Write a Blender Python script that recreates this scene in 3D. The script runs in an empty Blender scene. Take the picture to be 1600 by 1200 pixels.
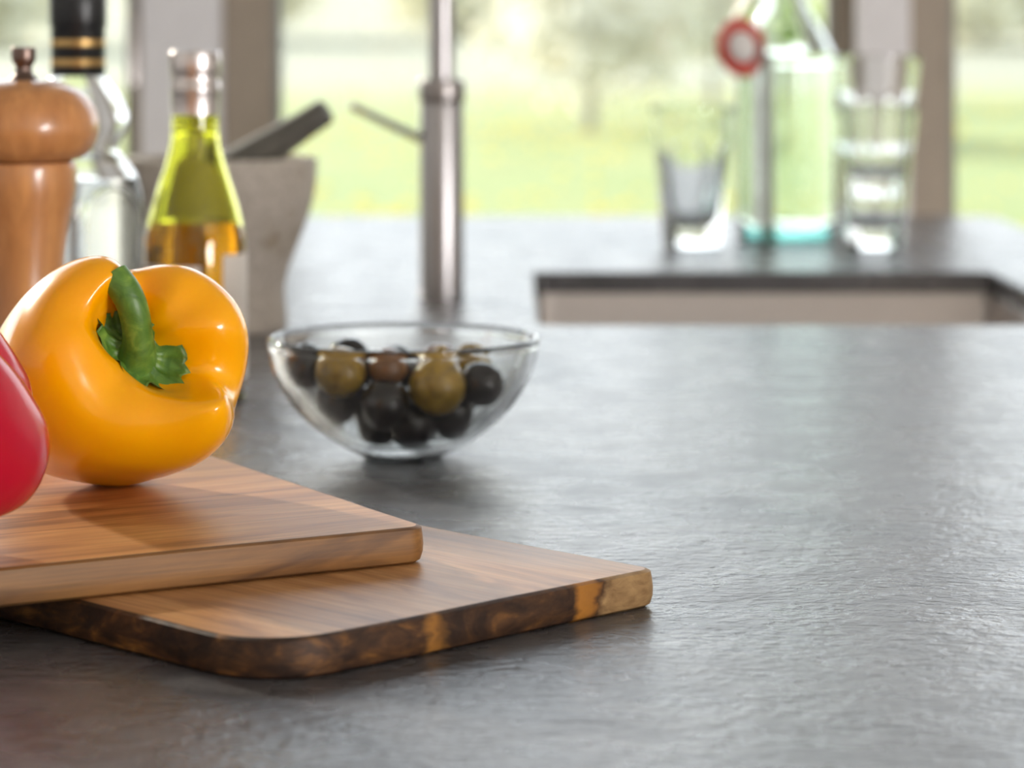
import bpy, bmesh, math, random
from mathutils import Vector, Matrix, noise
random.seed(7)
PI = math.pi
sc = bpy.context.scene
COL = sc.collection

# ------------------------------------------------------------------ camera
F = 4400.0            # focal length in pixels of the 1600 px wide frame
YH = 40.0             # horizon row
TOP = 0.90            # worktop height
CAMH = 0.215          # eye above the worktop
ZC = TOP + CAMH
cam = bpy.data.cameras.new('camera')
camo = bpy.data.objects.new('camera', cam)
COL.objects.link(camo)
camo.location = (0, 0, ZC)
camo.rotation_euler = (PI / 2, 0, 0)
cam.sensor_width = 36.0
cam.sensor_fit = 'HORIZONTAL'
cam.lens = F / 1600 * 36
cam.shift_y = -(600 - YH) / 1600
cam.clip_start = 0.05
cam.clip_end = 500
cam.dof.use_dof = True
cam.dof.focus_distance = 1.065
cam.dof.aperture_fstop = 9.5
sc.camera = camo

# ------------------------------------------------------------------ view, world, lights
sc.view_settings.view_transform = 'Standard'
sc.view_settings.look = 'None'
sc.view_settings.exposure = 0.0
sc.view_settings.gamma = 1.0
sc.view_settings.use_curve_mapping = False
cy = sc.cycles
cy.use_denoising = True
cy.max_bounces = 16
cy.transmission_bounces = 14
cy.glossy_bounces = 6
cy.diffuse_bounces = 5
cy.transparent_max_bounces = 16
cy.sample_clamp_indirect = 6.0
cy.blur_glossy = 0.3

world = bpy.data.worlds.new('sky')
sc.world = world
world.use_nodes = True
wn = world.node_tree.nodes
wl = world.node_tree.links
bg = wn['Background']
tc = wn.new('ShaderNodeTexCoord')
sx = wn.new('ShaderNodeSeparateXYZ')
rp = wn.new('ShaderNodeValToRGB')
rp.color_ramp.elements[0].position = 0.0
rp.color_ramp.elements[0].color = (0.97, 0.98, 1.0, 1)
rp.color_ramp.elements[1].position = 0.8
rp.color_ramp.elements[1].color = (0.62, 0.76, 0.95, 1)
wl.new(tc.outputs['Generated'], sx.inputs[0])
wl.new(sx.outputs['Z'], rp.inputs[0])
wl.new(rp.outputs[0], bg.inputs[0])
bg.inputs[1].default_value = 3.3

sl = bpy.data.lights.new('sun', 'SUN')
sl.energy = 12.0
sl.angle = math.radians(4)
sl.color = (1.0, 0.91, 0.78)
so = bpy.data.objects.new('sun', sl)
COL.objects.link(so)
so.rotation_euler = Vector((0.58, -0.72, -0.36)).to_track_quat('-Z', 'Y').to_euler()


def area(name, loc, aim, w, h, power, colr, portal=False):
    l = bpy.data.lights.new(name, 'AREA')
    l.shape = 'RECTANGLE'
    l.size = w
    l.size_y = h
    l.energy = power
    l.color = colr
    if portal:
        l.cycles.is_portal = True
    o = bpy.data.objects.new(name, l)
    COL.objects.link(o)
    o.location = loc
    o.rotation_euler = (Vector(aim)).to_track_quat('-Z', 'Z').to_euler()
    return o


YW = 3.40             # window plane
WIN_BAYS = [(-2.60, -0.456), (-0.286, 0.386), (0.525, 2.20)]
ZW0, ZW1 = 0.10, 2.45
for (a, b) in WIN_BAYS:
    area('window_portal', ((a + b) / 2, YW + 0.08, (ZW0 + ZW1) / 2), (0, -1, 0), b - a, ZW1 - ZW0, 1, (1, 1, 1), True)
# daylight through the window in the right wall, behind the camera
area('window_daylight', (4.24, -2.95, 1.27), (-1, 0.9, 0), 1.0, 2.3, 330, (1.0, 0.985, 0.975))


# ------------------------------------------------------------------ helpers
def P(px, py, Y):
    return Vector(((px - 800) / F * Y, Y, ZC - (py - YH) / F * Y))


def G(px, py, z=TOP):
    Y = F * (ZC - z) / (py - YH)
    return Vector(((px - 800) / F * Y, Y, z))


def smooth(me, flag=True):
    for p in me.polygons:
        p.use_smooth = flag


def obj(name, bm, mats, parent=None, sm=True, loc=None, rot=None):
    me = bpy.data.meshes.new(name)
    bm.to_mesh(me)
    bm.free()
    if sm:
        smooth(me)
        if name not in ('pepper_body', 'stem', 'calyx', 'olive'):
            me.set_sharp_from_angle(angle=math.radians(34))
    for m in (mats if isinstance(mats, (list, tuple)) else [mats]):
        me.materials.append(m)
    o = bpy.data.objects.new(name, me)
    COL.objects.link(o)
    if parent:
        o.parent = parent
    if loc is not None:
        o.location = loc
    if rot is not None:
        o.rotation_euler = rot
    return o


def tag(o, label=None, cat=None, group=None, kind=None):
    if label: o['label'] = label
    if cat: o['category'] = cat
    if group: o['group'] = group
    if kind: o['kind'] = kind
    return o


def thing(name, label, cat, loc=(0, 0, 0), rz=0, group=None):
    o = bpy.data.objects.new(name, None)
    o.empty_display_size = 0.03
    COL.objects.link(o)
    o.location = loc
    o.rotation_euler = (0, 0, rz)
    return tag(o, label, cat, group)


def struct(name, bm, m, sm=False, parent=None):
    o = obj(name, bm, m, parent, sm)
    if not parent:
        o['kind'] = 'structure'
    return o


def copy_tree(o, parent=None):
    c = o.copy()
    COL.objects.link(c)
    c.parent = parent
    for ch in list(o.children):
        copy_tree(ch, c)
    return c


def box(bm, x0, x1, y0, y1, z0, z1, bev=0.0):
    r = bmesh.ops.create_cube(bm, size=1)
    for v in r['verts']:
        v.co = Vector(((x0 + x1) / 2 + v.co.x * (x1 - x0), (y0 + y1) / 2 + v.co.y * (y1 - y0), (z0 + z1) / 2 + v.co.z * (z1 - z0)))
    if bev:
        es = list({e for v in r['verts'] for e in v.link_edges})
        bmesh.ops.bevel(bm, geom=es, offset=bev, segments=2, affect='EDGES', profile=0.5)
    return bm


def new():
    return bmesh.new()


def catmull(pts, n=8):
    out = []
    m = len(pts)
    for i in range(m - 1):
        p0 = Vector(pts[max(i - 1, 0)]); p1 = Vector(pts[i]); p2 = Vector(pts[i + 1]); p3 = Vector(pts[min(i + 2, m - 1)])
        for k in range(n):
            t = k / n
            out.append(0.5 * ((2 * p1) + (p2 - p0) * t + (2 * p0 - 5 * p1 + 4 * p2 - p3) * t * t + (3 * p1 - p0 - 3 * p2 + p3) * t ** 3))
    out.append(Vector(pts[-1]))
    return out


def lathe(bm, prof, seg=48, rfun=None, flip=False):
    """prof: list of (r, z) from bottom to top running up the outside; r==0 closes with one vertex."""
    rings = []
    for q in prof:
        r, z = q[0], q[1]
        if abs(r) < 1e-7:
            rings.append([bm.verts.new((0, 0, z))])
        else:
            ring = []
            for k in range(seg):
                a = 2 * PI * k / seg
                rr = r * (rfun(a, z, r) if rfun else 1)
                ring.append(bm.verts.new((rr * math.cos(a), rr * math.sin(a), z)))
            rings.append(ring)
    for A, B in zip(rings, rings[1:]):
        for k in range(seg):
            k2 = (k + 1) % seg
            if len(A) == 1 and len(B) == 1:
                continue
            if len(A) == 1:
                f = (A[0], B[k2], B[k])
            elif len(B) == 1:
                f = (A[k], A[k2], B[0])
            else:
                f = (A[k], A[k2], B[k2], B[k])
            if flip:
                f = f[::-1]
            bm.faces.new(f)
    return bm


def sharp_prof(pts, e=0.0004):
    """doubles the corners of a profile so that smooth shading keeps them crisp"""
    out = []
    for i, p in enumerate(pts):
        if 0 < i < len(pts) - 1 and p[0] > 1e-6:
            a = Vector(pts[i - 1]) - Vector(p); b = Vector(pts[i + 1]) - Vector(p)
            la, lb = a.length, b.length
            if la > 3 * e: out.append(tuple(Vector(p) + a / la * e))
            else: out.append(p)
            if lb > 3 * e: out.append(tuple(Vector(p) + b / lb * e))
        else:
            out.append(p)
    return out


def tube(bm, pts, rad, seg=12, cap=True):
    pts = [Vector(p) for p in pts]
    n = len(pts)
    rads = rad if isinstance(rad, (list, tuple)) else [rad] * n
    rings = []
    up = None
    for i, p in enumerate(pts):
        t = (pts[min(i + 1, n - 1)] - pts[max(i - 1, 0)]).normalized()
        if up is None:
            up = Vector((0, 0, 1)) if abs(t.z) < 0.9 else Vector((1, 0, 0))
        s = t.cross(up).normalized()
        up = s.cross(t).normalized()
        rings.append([bm.verts.new(p + (s * math.cos(2 * PI * k / seg) + up * math.sin(2 * PI * k / seg)) * rads[i]) for k in range(seg)])
    for A, B in zip(rings, rings[1:]):
        for k in range(seg):
            bm.faces.new((A[k], A[(k + 1) % seg], B[(k + 1) % seg], B[k]))
    if cap:
        bm.faces.new([bm.verts.new(v.co) for v in rings[0]][::-1])
        bm.faces.new([bm.verts.new(v.co) for v in rings[-1]])
    bmesh.ops.recalc_face_normals(bm, faces=bm.faces)
    return bm


# ------------------------------------------------------------------ materials
class NT:
    def __init__(s, name):
        s.m = bpy.data.materials.new(name)
        s.m.use_nodes = True
        s.t = s.m.node_tree
        s.b = s.t.nodes['Principled BSDF']
        s.out = s.t.nodes['Material Output']

    def n(s, typ, **kw):
        nd = s.t.nodes.new(typ)
        for k, v in kw.items():
            if k in nd.inputs:
                nd.inputs[k].default_value = v
            else:
                setattr(nd, k, v)
        return nd

    def l(s, a, b):
        s.t.links.new(a, b)

    def set(s, **kw):
        for k, v in kw.items():
            s.b.inputs[k.replace('_', ' ')].default_value = v
        return s

    def coord(s, scale=(1, 1, 1), kind='Object', rot=(0, 0, 0)):
        c = s.n('ShaderNodeTexCoord')
        mp = s.n('ShaderNodeMapping')
        mp.inputs['Scale'].default_value = scale
        mp.inputs['Rotation'].default_value = rot
        s.l(c.outputs[kind], mp.inputs[0])
        return mp.outputs[0]

    def noise(s, vec, scale, detail=4, rough=0.5, dist=0.0):
        nd = s.n('ShaderNodeTexNoise')
        nd.inputs['Scale'].default_value = scale
        nd.inputs['Detail'].default_value = detail
        nd.inputs['Roughness'].default_value = rough
        nd.inputs['Distortion'].default_value = dist
        s.l(vec, nd.inputs['Vector'])
        return nd.outputs['Fac']

    def ramp(s, fac, stops):
        nd = s.n('ShaderNodeValToRGB')
        e = nd.color_ramp.elements
        while len(e) < len(stops):
            e.new(0.5)
        for el, (p, c) in zip(e, stops):
            el.position = p
            el.color = (*c, 1) if len(c) == 3 else c
        s.l(fac, nd.inputs[0])
        return nd.outputs[0]

    def mix(s, fac, a, b, blend='MIX'):
        nd = s.n('ShaderNodeMix', data_type='RGBA', blend_type=blend)
        for sock, v in ((nd.inputs[0], fac), (nd.inputs[6], a), (nd.inputs[7], b)):
            if isinstance(v, (int, float)):
                sock.default_value = v
            elif isinstance(v, tuple):
                sock.default_value = (*v, 1)
            else:
                s.l(v, sock)
        return nd.outputs[2]

    def math(s, op, a, b=0.0):
        nd = s.n('ShaderNodeMath', operation=op)
        for sock, v in zip(nd.inputs, (a, b)):
            if isinstance(v, (int, float)):
                sock.default_value = v
            else:
                s.l(v, sock)
        return nd.outputs[0]

    def bump(s, h, strength=0.2, dist=0.001, prev=None):
        nd = s.n('ShaderNodeBump')
        nd.inputs['Strength'].default_value = strength
        nd.inputs['Distance'].default_value = dist
        s.l(h, nd.inputs['Height'])
        if prev: s.l(prev, nd.inputs['Normal'])
        s.l(nd.outputs[0], s.b.inputs['Normal'])
        return nd.outputs[0]

    def color(s, sock):
        s.l(sock, s.b.inputs['Base Color'])


def plain(name, c, rough=0.5, metal=0.0, var=0.08, scale=40, **kw):
    t = NT(name)
    v = t.coord()
    f = t.noise(v, scale, 3)
    t.color(t.ramp(f, [(0.3, tuple(x * (1 - var) for x in c)), (0.7, tuple(min(1, x * (1 + var)) for x in c))]))
    t.set(Roughness=rough, Metallic=metal)
    for k, val in kw.items():
        t.b.inputs[k].default_value = val
    return t.m


def glass(name, c=(1, 1, 1), ior=1.47, rough=0.0):
    t = NT(name)
    t.set(Base_Color=(*c, 1), Roughness=rough, IOR=ior, Transmission_Weight=1.0)
    return t.m


def pane_mat():
    t = NT('window_glass')
    t.t.nodes.remove(t.b)
    tr = t.n('ShaderNodeBsdfTransparent')
    tr.inputs[0].default_value = (0.97, 0.98, 0.97, 1)
    gl = t.n('ShaderNodeBsdfGlossy')
    gl.inputs['Roughness'].default_value = 0.0
    fr = t.n('ShaderNodeFresnel')
    fr.inputs[0].default_value = 1.45
    mx = t.n('ShaderNodeMixShader')
    t.l(fr.outputs[0], mx.inputs[0]); t.l(tr.outputs[0], mx.inputs[1]); t.l(gl.outputs[0], mx.inputs[2])
    t.l(mx.outputs[0], t.out.inputs[0])
    return t.m


def stone_mat():
    t = NT('leathered_stone')
    v = t.coord()
    big = t.noise(v, 9, 3)
    mid = t.noise(v, 60, 5, 0.6)
    c1 = t.ramp(big, [(0.3, (0.086, 0.083, 0.090)), (0.7, (0.126, 0.121, 0.129))])
    c2 = t.ramp(mid, [(0.35, (0.8, 0.8, 0.8)), (0.7, (1.1, 1.1, 1.1))])
    t.color(t.mix(1.0, c1, c2, 'MULTIPLY'))
    ro = t.ramp(t.noise(v, 25, 4), [(0.3, (0.22,) * 3), (0.7, (0.34,) * 3)])
    t.l(ro, t.b.inputs['Roughness'])
    t.set(IOR=1.55)
    vd = t.coord((1, 1.6, 1), rot=(0, 0, 0.5))
    h1 = t.noise(vd, 34, 3, 0.5, 0.2)
    h2 = t.noise(vd, 115, 3, 0.55, 0.3)
    h3 = t.noise(vd, 330, 3, 0.6)
    b1 = t.bump(h1, 0.4, 0.0030)
    b2 = t.bump(h2, 0.75, 0.0016, b1)
    t.bump(h3, 0.55, 0.0007, b2)
    return t.m


def wood_mat(name, light, mid, dark, along='x', streak=0.5, rough=0.42, seed=0.0, warm=None):
    t = NT(name)
    sc_ = (1, 9, 9) if along == 'x' else (9, 1, 9)
    c = t.n('ShaderNodeTexCoord')
    mp = t.n('ShaderNodeMapping')
    mp.inputs['Location'].default_value = (seed, seed * 0.7, seed * 0.3)
    mp.inputs['Scale'].default_value = sc_
    t.l(c.outputs['Object'], mp.inputs[0])
    v = mp.outputs[0]
    a = t.noise(v, 5.5, 5, 0.55, 1.2)
    mp2 = t.n('ShaderNodeMapping')
    mp2.inputs['Location'].default_value = (seed, 0, 0)
    mp2.inputs['Scale'].default_value = tuple(x * (6 if x > 1 else 1) for x in sc_)
    t.l(c.outputs['Object'], mp2.inputs[0])
    fine = t.noise(mp2.outputs[0], 14, 4, 0.6, 0.3)
    base = t.ramp(a, [(0.32, dark), (0.48, mid), (0.62, light), (0.75, mid)])
    fr = t.ramp(fine, [(0.35, (0.72,) * 3), (0.6, (1.05,) * 3)])
    colr = t.mix(0.8, base, fr, 'MULTIPLY')
    mp3 = t.n('ShaderNodeMapping')
    mp3.inputs['Location'].default_value = (seed * 3, 1.3, 0)
    mp3.inputs['Scale'].default_value = (3, 12, 12) if along == 'x' else (12, 3, 12)
    t.l(c.outputs['Object'], mp3.inputs[0])
    st = t.noise(mp3.outputs[0], 2.3, 3, 0.5, 2.0)
    sf = t.ramp(st, [(0.58, (0, 0, 0)), (0.68, (streak,) * 3)])
    colr = t.mix(sf, colr, dark)
    t.color(colr)
    t.set(Roughness=rough)
    t.bump(fine, 0.12, 0.0006)
    return t.m


def live_edge_mat():
    """bark-brown edge with orange sapwood patches, tan at the +x end"""
    t = NT('live_edge_wood')
    v = t.coord((1, 1, 2.2))
    a = t.noise(v, 34, 5, 0.6, 1.5)
    b = t.noise(v, 120, 4, 0.6, 0.5)
    base = t.ramp(a, [(0.40, (0.030, 0.014, 0.008)), (0.56, (0.085, 0.036, 0.014)), (0.66, (0.20, 0.085, 0.022)), (0.78, (0.42, 0.19, 0.045))])
    base = t.mix(0.6, base, t.ramp(b, [(0.35, (0.55,) * 3), (0.65, (1.25,) * 3)]), 'MULTIPLY')
    c = t.n('ShaderNodeTexCoord')
    s = t.n('ShaderNodeSeparateXYZ')
    t.l(c.outputs['Object'], s.inputs[0])
    xx = t.math('ADD', s.outputs[0], t.math('MULTIPLY', t.math('SUBTRACT', t.noise(v, 60, 3), 0.5), 0.02))
    m1 = t.ramp(t.math('MULTIPLY', xx, 10.0), [(0.62, (0, 0, 0)), (0.66, (1, 1, 1))])
    tan = t.ramp(b, [(0.3, (0.22, 0.12, 0.05)), (0.7, (0.44, 0.27, 0.12))])
    base = t.mix(m1, base, tan)
    m2 = t.ramp(t.math('MULTIPLY', xx, 10.0), [(0.47, (0, 0, 0)), (0.52, (0.8,) * 3), (0.58, (0.6,) * 3), (0.62, (0, 0, 0))])
    base = t.mix(m2, base, (0.50, 0.20, 0.03))
    m3 = t.ramp(t.math('ADD', t.math('MULTIPLY', xx, 10.0), 0.5), [(0.25, (0, 0, 0)), (0.30, (0.7,) * 3), (0.33, (0.3,) * 3), (0.36, (0, 0, 0))])
    base = t.mix(m3, base, (0.40, 0.17, 0.03))
    t.color(base)
    t.set(Roughness=0.55, IOR=1.35)
    t.bump(b, 0.35, 0.0012)
    return t.m


def leafy(name, c, var, scale):
    t = NT(name)
    f = t.noise(t.coord(), scale, 3)
    colr = t.ramp(f, [(0.3, tuple(x * (1 - var) for x in c)), (0.7, tuple(min(1, x * (1 + var)) for x in c))])
    t.color(colr)
    t.set(Roughness=0.8)
    tr = t.n('ShaderNodeBsdfTranslucent')
    t.l(colr, tr.inputs[0])
    mx = t.n('ShaderNodeMixShader')
    mx.inputs[0].default_value = 0.5
    t.l(t.b.outputs[0], mx.inputs[1]); t.l(tr.outputs[0], mx.inputs[2])
    t.l(mx.outputs[0], t.out.inputs[0])
    return t.m


M = {}
M['stone'] = stone_mat()
M['pane'] = pane_mat()
M['wall'] = plain('warm_plaster', (0.78, 0.77, 0.76), 0.9, scale=15, var=0.03)
M['ceiling'] = plain('white_plaster', (0.75, 0.73, 0.70), 0.9, scale=15, var=0.02)
M['floor'] = wood_mat('oak_floor', (0.46, 0.40, 0.34), (0.42, 0.36, 0.30), (0.33, 0.28, 0.23), 'y', 0.2)
M['frame'] = plain('taupe_frame_paint', (0.36, 0.30, 0.24), 0.5, var=0.03)
M['column'] = plain('grey_column_paint', (0.80, 0.78, 0.81), 0.6, var=0.03)
M['gasket'] = plain('grey_gasket', (0.30, 0.31, 0.29), 0.6)
M['black'] = plain('black_plastic', (0.012, 0.012, 0.014), 0.3)
M['steel'] = plain('brushed_steel', (0.44, 0.42, 0.425), 0.30, 1.0, var=0.04, scale=200)
M['dark_steel'] = plain('dark_steel', (0.36, 0.33, 0.32), 0.35, 1.0)
M['basin'] = plain('satin_steel_basin', (0.52, 0.48, 0.46), 0.38, 1.0, var=0.03, scale=150)
M['glass'] = glass('clear_glass', (0.99, 1.0, 0.995), 1.47)
M['bowl_glass'] = glass('bowl_glass', (0.98, 0.985, 0.98), 1.47)
M['aqua_glass'] = glass('aqua_glass', (0.93, 0.99, 0.965), 1.47)
M['teal_glass'] = glass('teal_glass', (0.30, 0.76, 0.70), 1.47)
M['green_glass'] = glass('olive_green_glass', (0.86, 0.86, 0.22), 1.47)
M['water'] = glass('water', (0.99, 1.0, 0.99), 1.33)
M['wine'] = glass('amber_wine', (0.93, 0.40, 0.03), 1.34)
M['cabinet'] = plain('cabinet_lacquer', (0.30, 0.28, 0.26), 0.45)


def add(name, fn):
    M[name] = fn


# ------------------------------------------------------------------ room shell
RX0, RX1, RY0, RY1 = -3.0, 4.2, -5.0, 3.55
struct('floor', box(new(), RX0, RX1, RY0, RY1, -0.06, 0.0), M['floor'])
struct('ceiling', box(new(), RX0, RX1, RY0, RY1, 2.60, 2.70), M['ceiling'])
struct('wall_left', box(new(), RX0 - 0.1, RX0, RY0, RY1, -0.06, 2.70), M['wall'])
struct('wall_front', box(new(), RX0 - 0.1, RX1 + 0.1, RY0 - 0.1, RY0, -0.06, 2.70), M['wall'])
bm = new()
V0, V1, VZ0, VZ1 = -3.55, -2.35, 0.05, 2.50
box(bm, RX1, RX1 + 0.1, RY0, V0, 0, 2.60)
box(bm, RX1, RX1 + 0.1, V1, RY1, 0, 2.60)
box(bm, RX1, RX1 + 0.1, V0, V1, 0, VZ0)
box(bm, RX1, RX1 + 0.1, V0, V1, VZ1, 2.60)
struct('wall_right', bm, M['wall'])
bm = new()
box(bm, RX0, RX1, YW - 0.05, YW + 0.10, ZW1, 2.60)
box(bm, RX0, RX1, YW - 0.05, YW + 0.10, 0.0, ZW0)
box(bm, RX0, -2.60, YW - 0.05, YW + 0.10, ZW0, ZW1)
box(bm, 2.20, RX1, YW - 0.05, YW + 0.10, ZW0, ZW1)
struct('wall_back', bm, M['wall'])
# grey columns between the bays, standing a little proud of the frames
struct('trim_1', box(new(), -0.440, -0.346, YW - 0.07, YW + 0.12, ZW0, ZW1, 0.004), M['column'])
struct('trim_2', box(new(), 0.409, 0.472, YW - 0.07, YW + 0.12, ZW0, ZW1, 0.004), M['column'])


def window(n, x0, x1, lw, rw):
    root = bpy.data.objects.new('window_%d' % n, None)
    COL.objects.link(root)
    root['kind'] = 'structure'
    root.location = ((x0 + x1) / 2, YW, ZW0)
    o = Vector(root.location)

    def part(name, a, b, c, d, m, y0=-0.03, y1=0.04):
        q = obj(name, box(new(), a - o.x, b - o.x, y0, y1, c - o.z, d - o.z, 0.003), m, root, False)
        return q
    part('window_frame', x0 - lw, x0, ZW0, ZW1, M['frame'])
    part('window_frame', x1, x1 + rw, ZW0, ZW1, M['frame'])
    part('window_frame', x0, x1, ZW1 - 0.07, ZW1, M['frame'])
    part('window_frame', x0, x1, ZW0, ZW0 + 0.06, M['frame'])
    part('gasket', x0, x0 + 0.008, ZW0 + 0.06, ZW1 - 0.07, M['gasket'], -0.02, 0.02)
    part('gasket', x1 - 0.008, x1, ZW0 + 0.06, ZW1 - 0.07, M['gasket'], -0.02, 0.02)
    part('glass_pane', x0, x1, ZW0 + 0.06, ZW1 - 0.07, M['pane'], -0.003, 0.003)
    return root


w1 = window(1, -2.60, -0.456, 0.0, 0.016)
w2 = window(2, -0.286, 0.386, 0.060, 0.023)
w3 = window(3, 0.525, 2.20, 0.053, 0.0)
# window handle on the stile of the left window
hp = P(207, 40, YW - 0.05)
hb = new()
tube(hb, [(0, 0.03, 0.03), (0, -0.015, 0.03), (0, -0.02, 0.02), (0, -0.02, -0.07)], 0.007, 8)
ho = obj('window_handle', hb, M['dark_steel'], w1)
ho.location = Vector((-0.449, YW - 0.045, hp.z)) - Vector(w1.location)
# right wall window behind the camera
w4 = bpy.data.objects.new('window_4', None)
COL.objects.link(w4)
w4['kind'] = 'structure'
w4.location = (RX1, (V0 + V1) / 2, VZ0)
hw, hz = (V1 - V0) / 2, VZ1 - VZ0
for (y0, y1, z0, z1) in ((-hw, -hw + 0.05, 0, hz), (hw - 0.05, hw, 0, hz), (-hw + 0.05, hw - 0.05, 0, 0.05), (-hw + 0.05, hw - 0.05, hz - 0.05, hz)):
    obj('window_frame', box(new(), 0.0, 0.03, y0, y1, z0, z1, 0.003), M['frame'], w4, False)
obj('glass_pane', box(new(), 0.010, 0.015, -hw + 0.05, hw - 0.05, 0.05, hz - 0.05), M['pane'], w4, False)

# ------------------------------------------------------------------ worktop with its sink cut-out
WX0, WX1, WY0, WY1 = -1.30, 0.545, 0.42, 3.185
SX0, SX1, SY0, SY1 = 0.0184, 0.4177, 2.021, 2.457
WT = 0.0185


def rrect(x0, x1, y0, y1, r, n=6):
    """rounded rectangle, r = radii at (x0,y0),(x1,y0),(x1,y1),(x0,y1)"""
    if isinstance(r, (int, float)):
        r = [r] * 4
    out = []
    for (cx, cyy, sx_, sy_, a0, rr) in ((x0, y0, 1, 1, PI, r[0]), (x1, y0, -1, 1, 1.5 * PI, r[1]), (x1, y1, -1, -1, 0, r[2]), (x0, y1, 1, -1, 0.5 * PI, r[3])):
        for k in range(n + 1):
            a = a0 + 0.5 * PI * k / n
            out.append((cx + sx_ * rr + rr * math.cos(a), cyy + sy_ * rr + rr * math.sin(a)))
    return out


def worktop():
    bm = new()
    n = 6
    inn = rrect(SX0, SX1, SY0, SY1, 0.012, n)
    outp = rrect(WX0, WX1, WY0, WY1, 0.02, n)
    e = 0.0015
    inn2 = rrect(SX0 - e, SX1 + e, SY0 - e, SY1 + e, 0.0135, n)
    out2 = rrect(WX0 + e, WX1 - e, WY0 + e, WY1 - e, 0.0185, n)
    N = len(inn)

    def ring(pts, z):
        return [bm.verts.new((x, y, z)) for x, y in pts]
    loops = [ring(inn, -WT), ring(inn, -e), ring(inn2, 0), ring(out2, 0), ring(outp, -e), ring(outp, -WT)]
    for A, B in zip(loops, loops[1:] + loops[:1]):
        for k in range(N):
            bm.faces.new((A[k], B[k], B[(k + 1) % N], A[(k + 1) % N]))
    bmesh.ops.recalc_face_normals(bm, faces=bm.faces)
    return bm


wt = obj('kitchen_worktop', worktop(), M['stone'], None, False)
wt.location = (0, 0, TOP)
tag(wt, 'grey textured stone kitchen worktop carrying every vessel and board', 'worktop')

cab = thing('island_cabinet', 'grey lacquered island cabinet body beneath the stone worktop', 'cabinet', (0, 0, 0))
zt = TOP - WT
obj('side_panel', box(new(), WX0 + 0.02, WX0 + 0.04, WY0 + 0.02, WY1 - 0.02, 0, zt), M['cabinet'], cab, False)
obj('side_panel', box(new(), WX1 - 0.04, WX1 - 0.02, WY0 + 0.02, WY1 - 0.02, 0, zt), M['cabinet'], cab, False)
obj('end_panel', box(new(), WX0 + 0.04, WX1 - 0.04, WY0 + 0.02, WY0 + 0.04, 0, zt), M['cabinet'], cab, False)
obj('end_panel', box(new(), WX0 + 0.04, WX1 - 0.04, WY1 - 0.04, WY1 - 0.02, 0, zt), M['cabinet'], cab, False)

# undermount sink
sk = thing('kitchen_sink', 'satin steel undermount sink set into the stone worktop', 'sink', ((SX0 + SX1) / 2, (SY0 + SY1) / 2, TOP - WT))
hx, hy = (SX1 - SX0) / 2, (SY1 - SY0) / 2
bm = new()
lv = [(0.020, 0.0, 0.02), (-0.002, 0.0, 0.014), (-0.003, -0.003, 0.014), (-0.003, -0.15, 0.014), (-0.012, -0.178, 0.02), (-0.03, -0.185, 0.02), (-0.14, -0.19, 0.02)]
rings = []
for (off, z, r) in lv:
    rings.append([bm.verts.new((x, y, z)) for x, y in rrect(-hx - off, hx + off, -hy - off, hy + off, r)])
for A, B in zip(rings, rings[1:]):
    for k in range(len(A)):
        bm.faces.new((A[k], A[(k + 1) % len(A)], B[(k + 1) % len(A)], B[k]))
bm.faces.new(rings[-1][::-1])
bmesh.ops.recalc_face_normals(bm, faces=bm.faces)
basin = obj('basin', bm, M['basin'], sk, True)
md = basin.modifiers.new('thickness', 'SOLIDIFY')
md.thickness = 0.0012
md.offset = 1
obj('drain', lathe(new(), [(0, 0), (0.045, 0), (0.045, 0.003), (0.040, 0.004), (0.034, 0.001), (0, 0.001)], 32), M['steel'], sk).location = (0, 0, -0.190)

# ------------------------------------------------------------------ cutting boards
TH = 0.0138
M['board_top_a'] = wood_mat('acacia_light', (0.55, 0.29, 0.12), (0.43, 0.205, 0.075), (0.23, 0.095, 0.033), 'y', 0.6, 0.40, 2.3)
M['board_top_b'] = wood_mat('acacia_warm', (0.58, 0.29, 0.105), (0.47, 0.21, 0.068), (0.26, 0.105, 0.034), 'x', 0.5, 0.46, 5.1)
M['board_edge_b'] = wood_mat('acacia_edge', (0.30, 0.138, 0.036), (0.22, 0.095, 0.023), (0.075, 0.028, 0.008), 'x', 0.6, 0.55, 9.4)
M['live_edge'] = live_edge_mat()


def board_mesh(w, d, radii, wob=0.0, sd=0):
    bm = new()
    prof = [(0.0030, 0.0), (0.0010, 0.0012), (0.0001, 0.0040), (0.0, 0.0070), (0.0004, 0.0105), (0.0009, 0.0130), (0.0022, TH - 0.0001), (0.0030, TH)]
    rings = []
    for (ins, z) in prof:
        ring = []
        base = rrect(-w / 2 + ins, w / 2 - ins, -d / 2 + ins, d / 2 - ins, [max(r - ins, 0.001) for r in radii], 10)
        # subdivide the straight runs
        pts = []
        for i, p in enumerate(base):
            q = base[(i + 1) % len(base)]
            L = math.hypot(q[0] - p[0], q[1] - p[1])
            m = 24 if i % 11 == 10 else 1
            for k in range(m):
                t = k / m
                pts.append((p[0] + (q[0] - p[0]) * t, p[1] + (q[1] - p[1]) * t))
        for (x, y) in pts:
            nn = noise.noise(Vector((x * 25 + sd, y * 25, z * 60))) * wob
            sc_ = 1 + nn / max(math.hypot(x, y), 0.05)
            ring.append(bm.verts.new((x * sc_, y * sc_, z)))
        rings.append(ring)
    N = len(rings[0])
    for A, B in zip(rings, rings[1:]):
        for k in range(N):
            f = bm.faces.new((A[k], A[(k + 1) % N], B[(k + 1) % N], B[k]))
            f.material_index = 1
    bm.faces.new(rings[0][::-1]).material_index = 0
    f = bm.faces.new(rings[-1])
    f.material_index = 0
    f.smooth = False
    return bm


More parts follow.
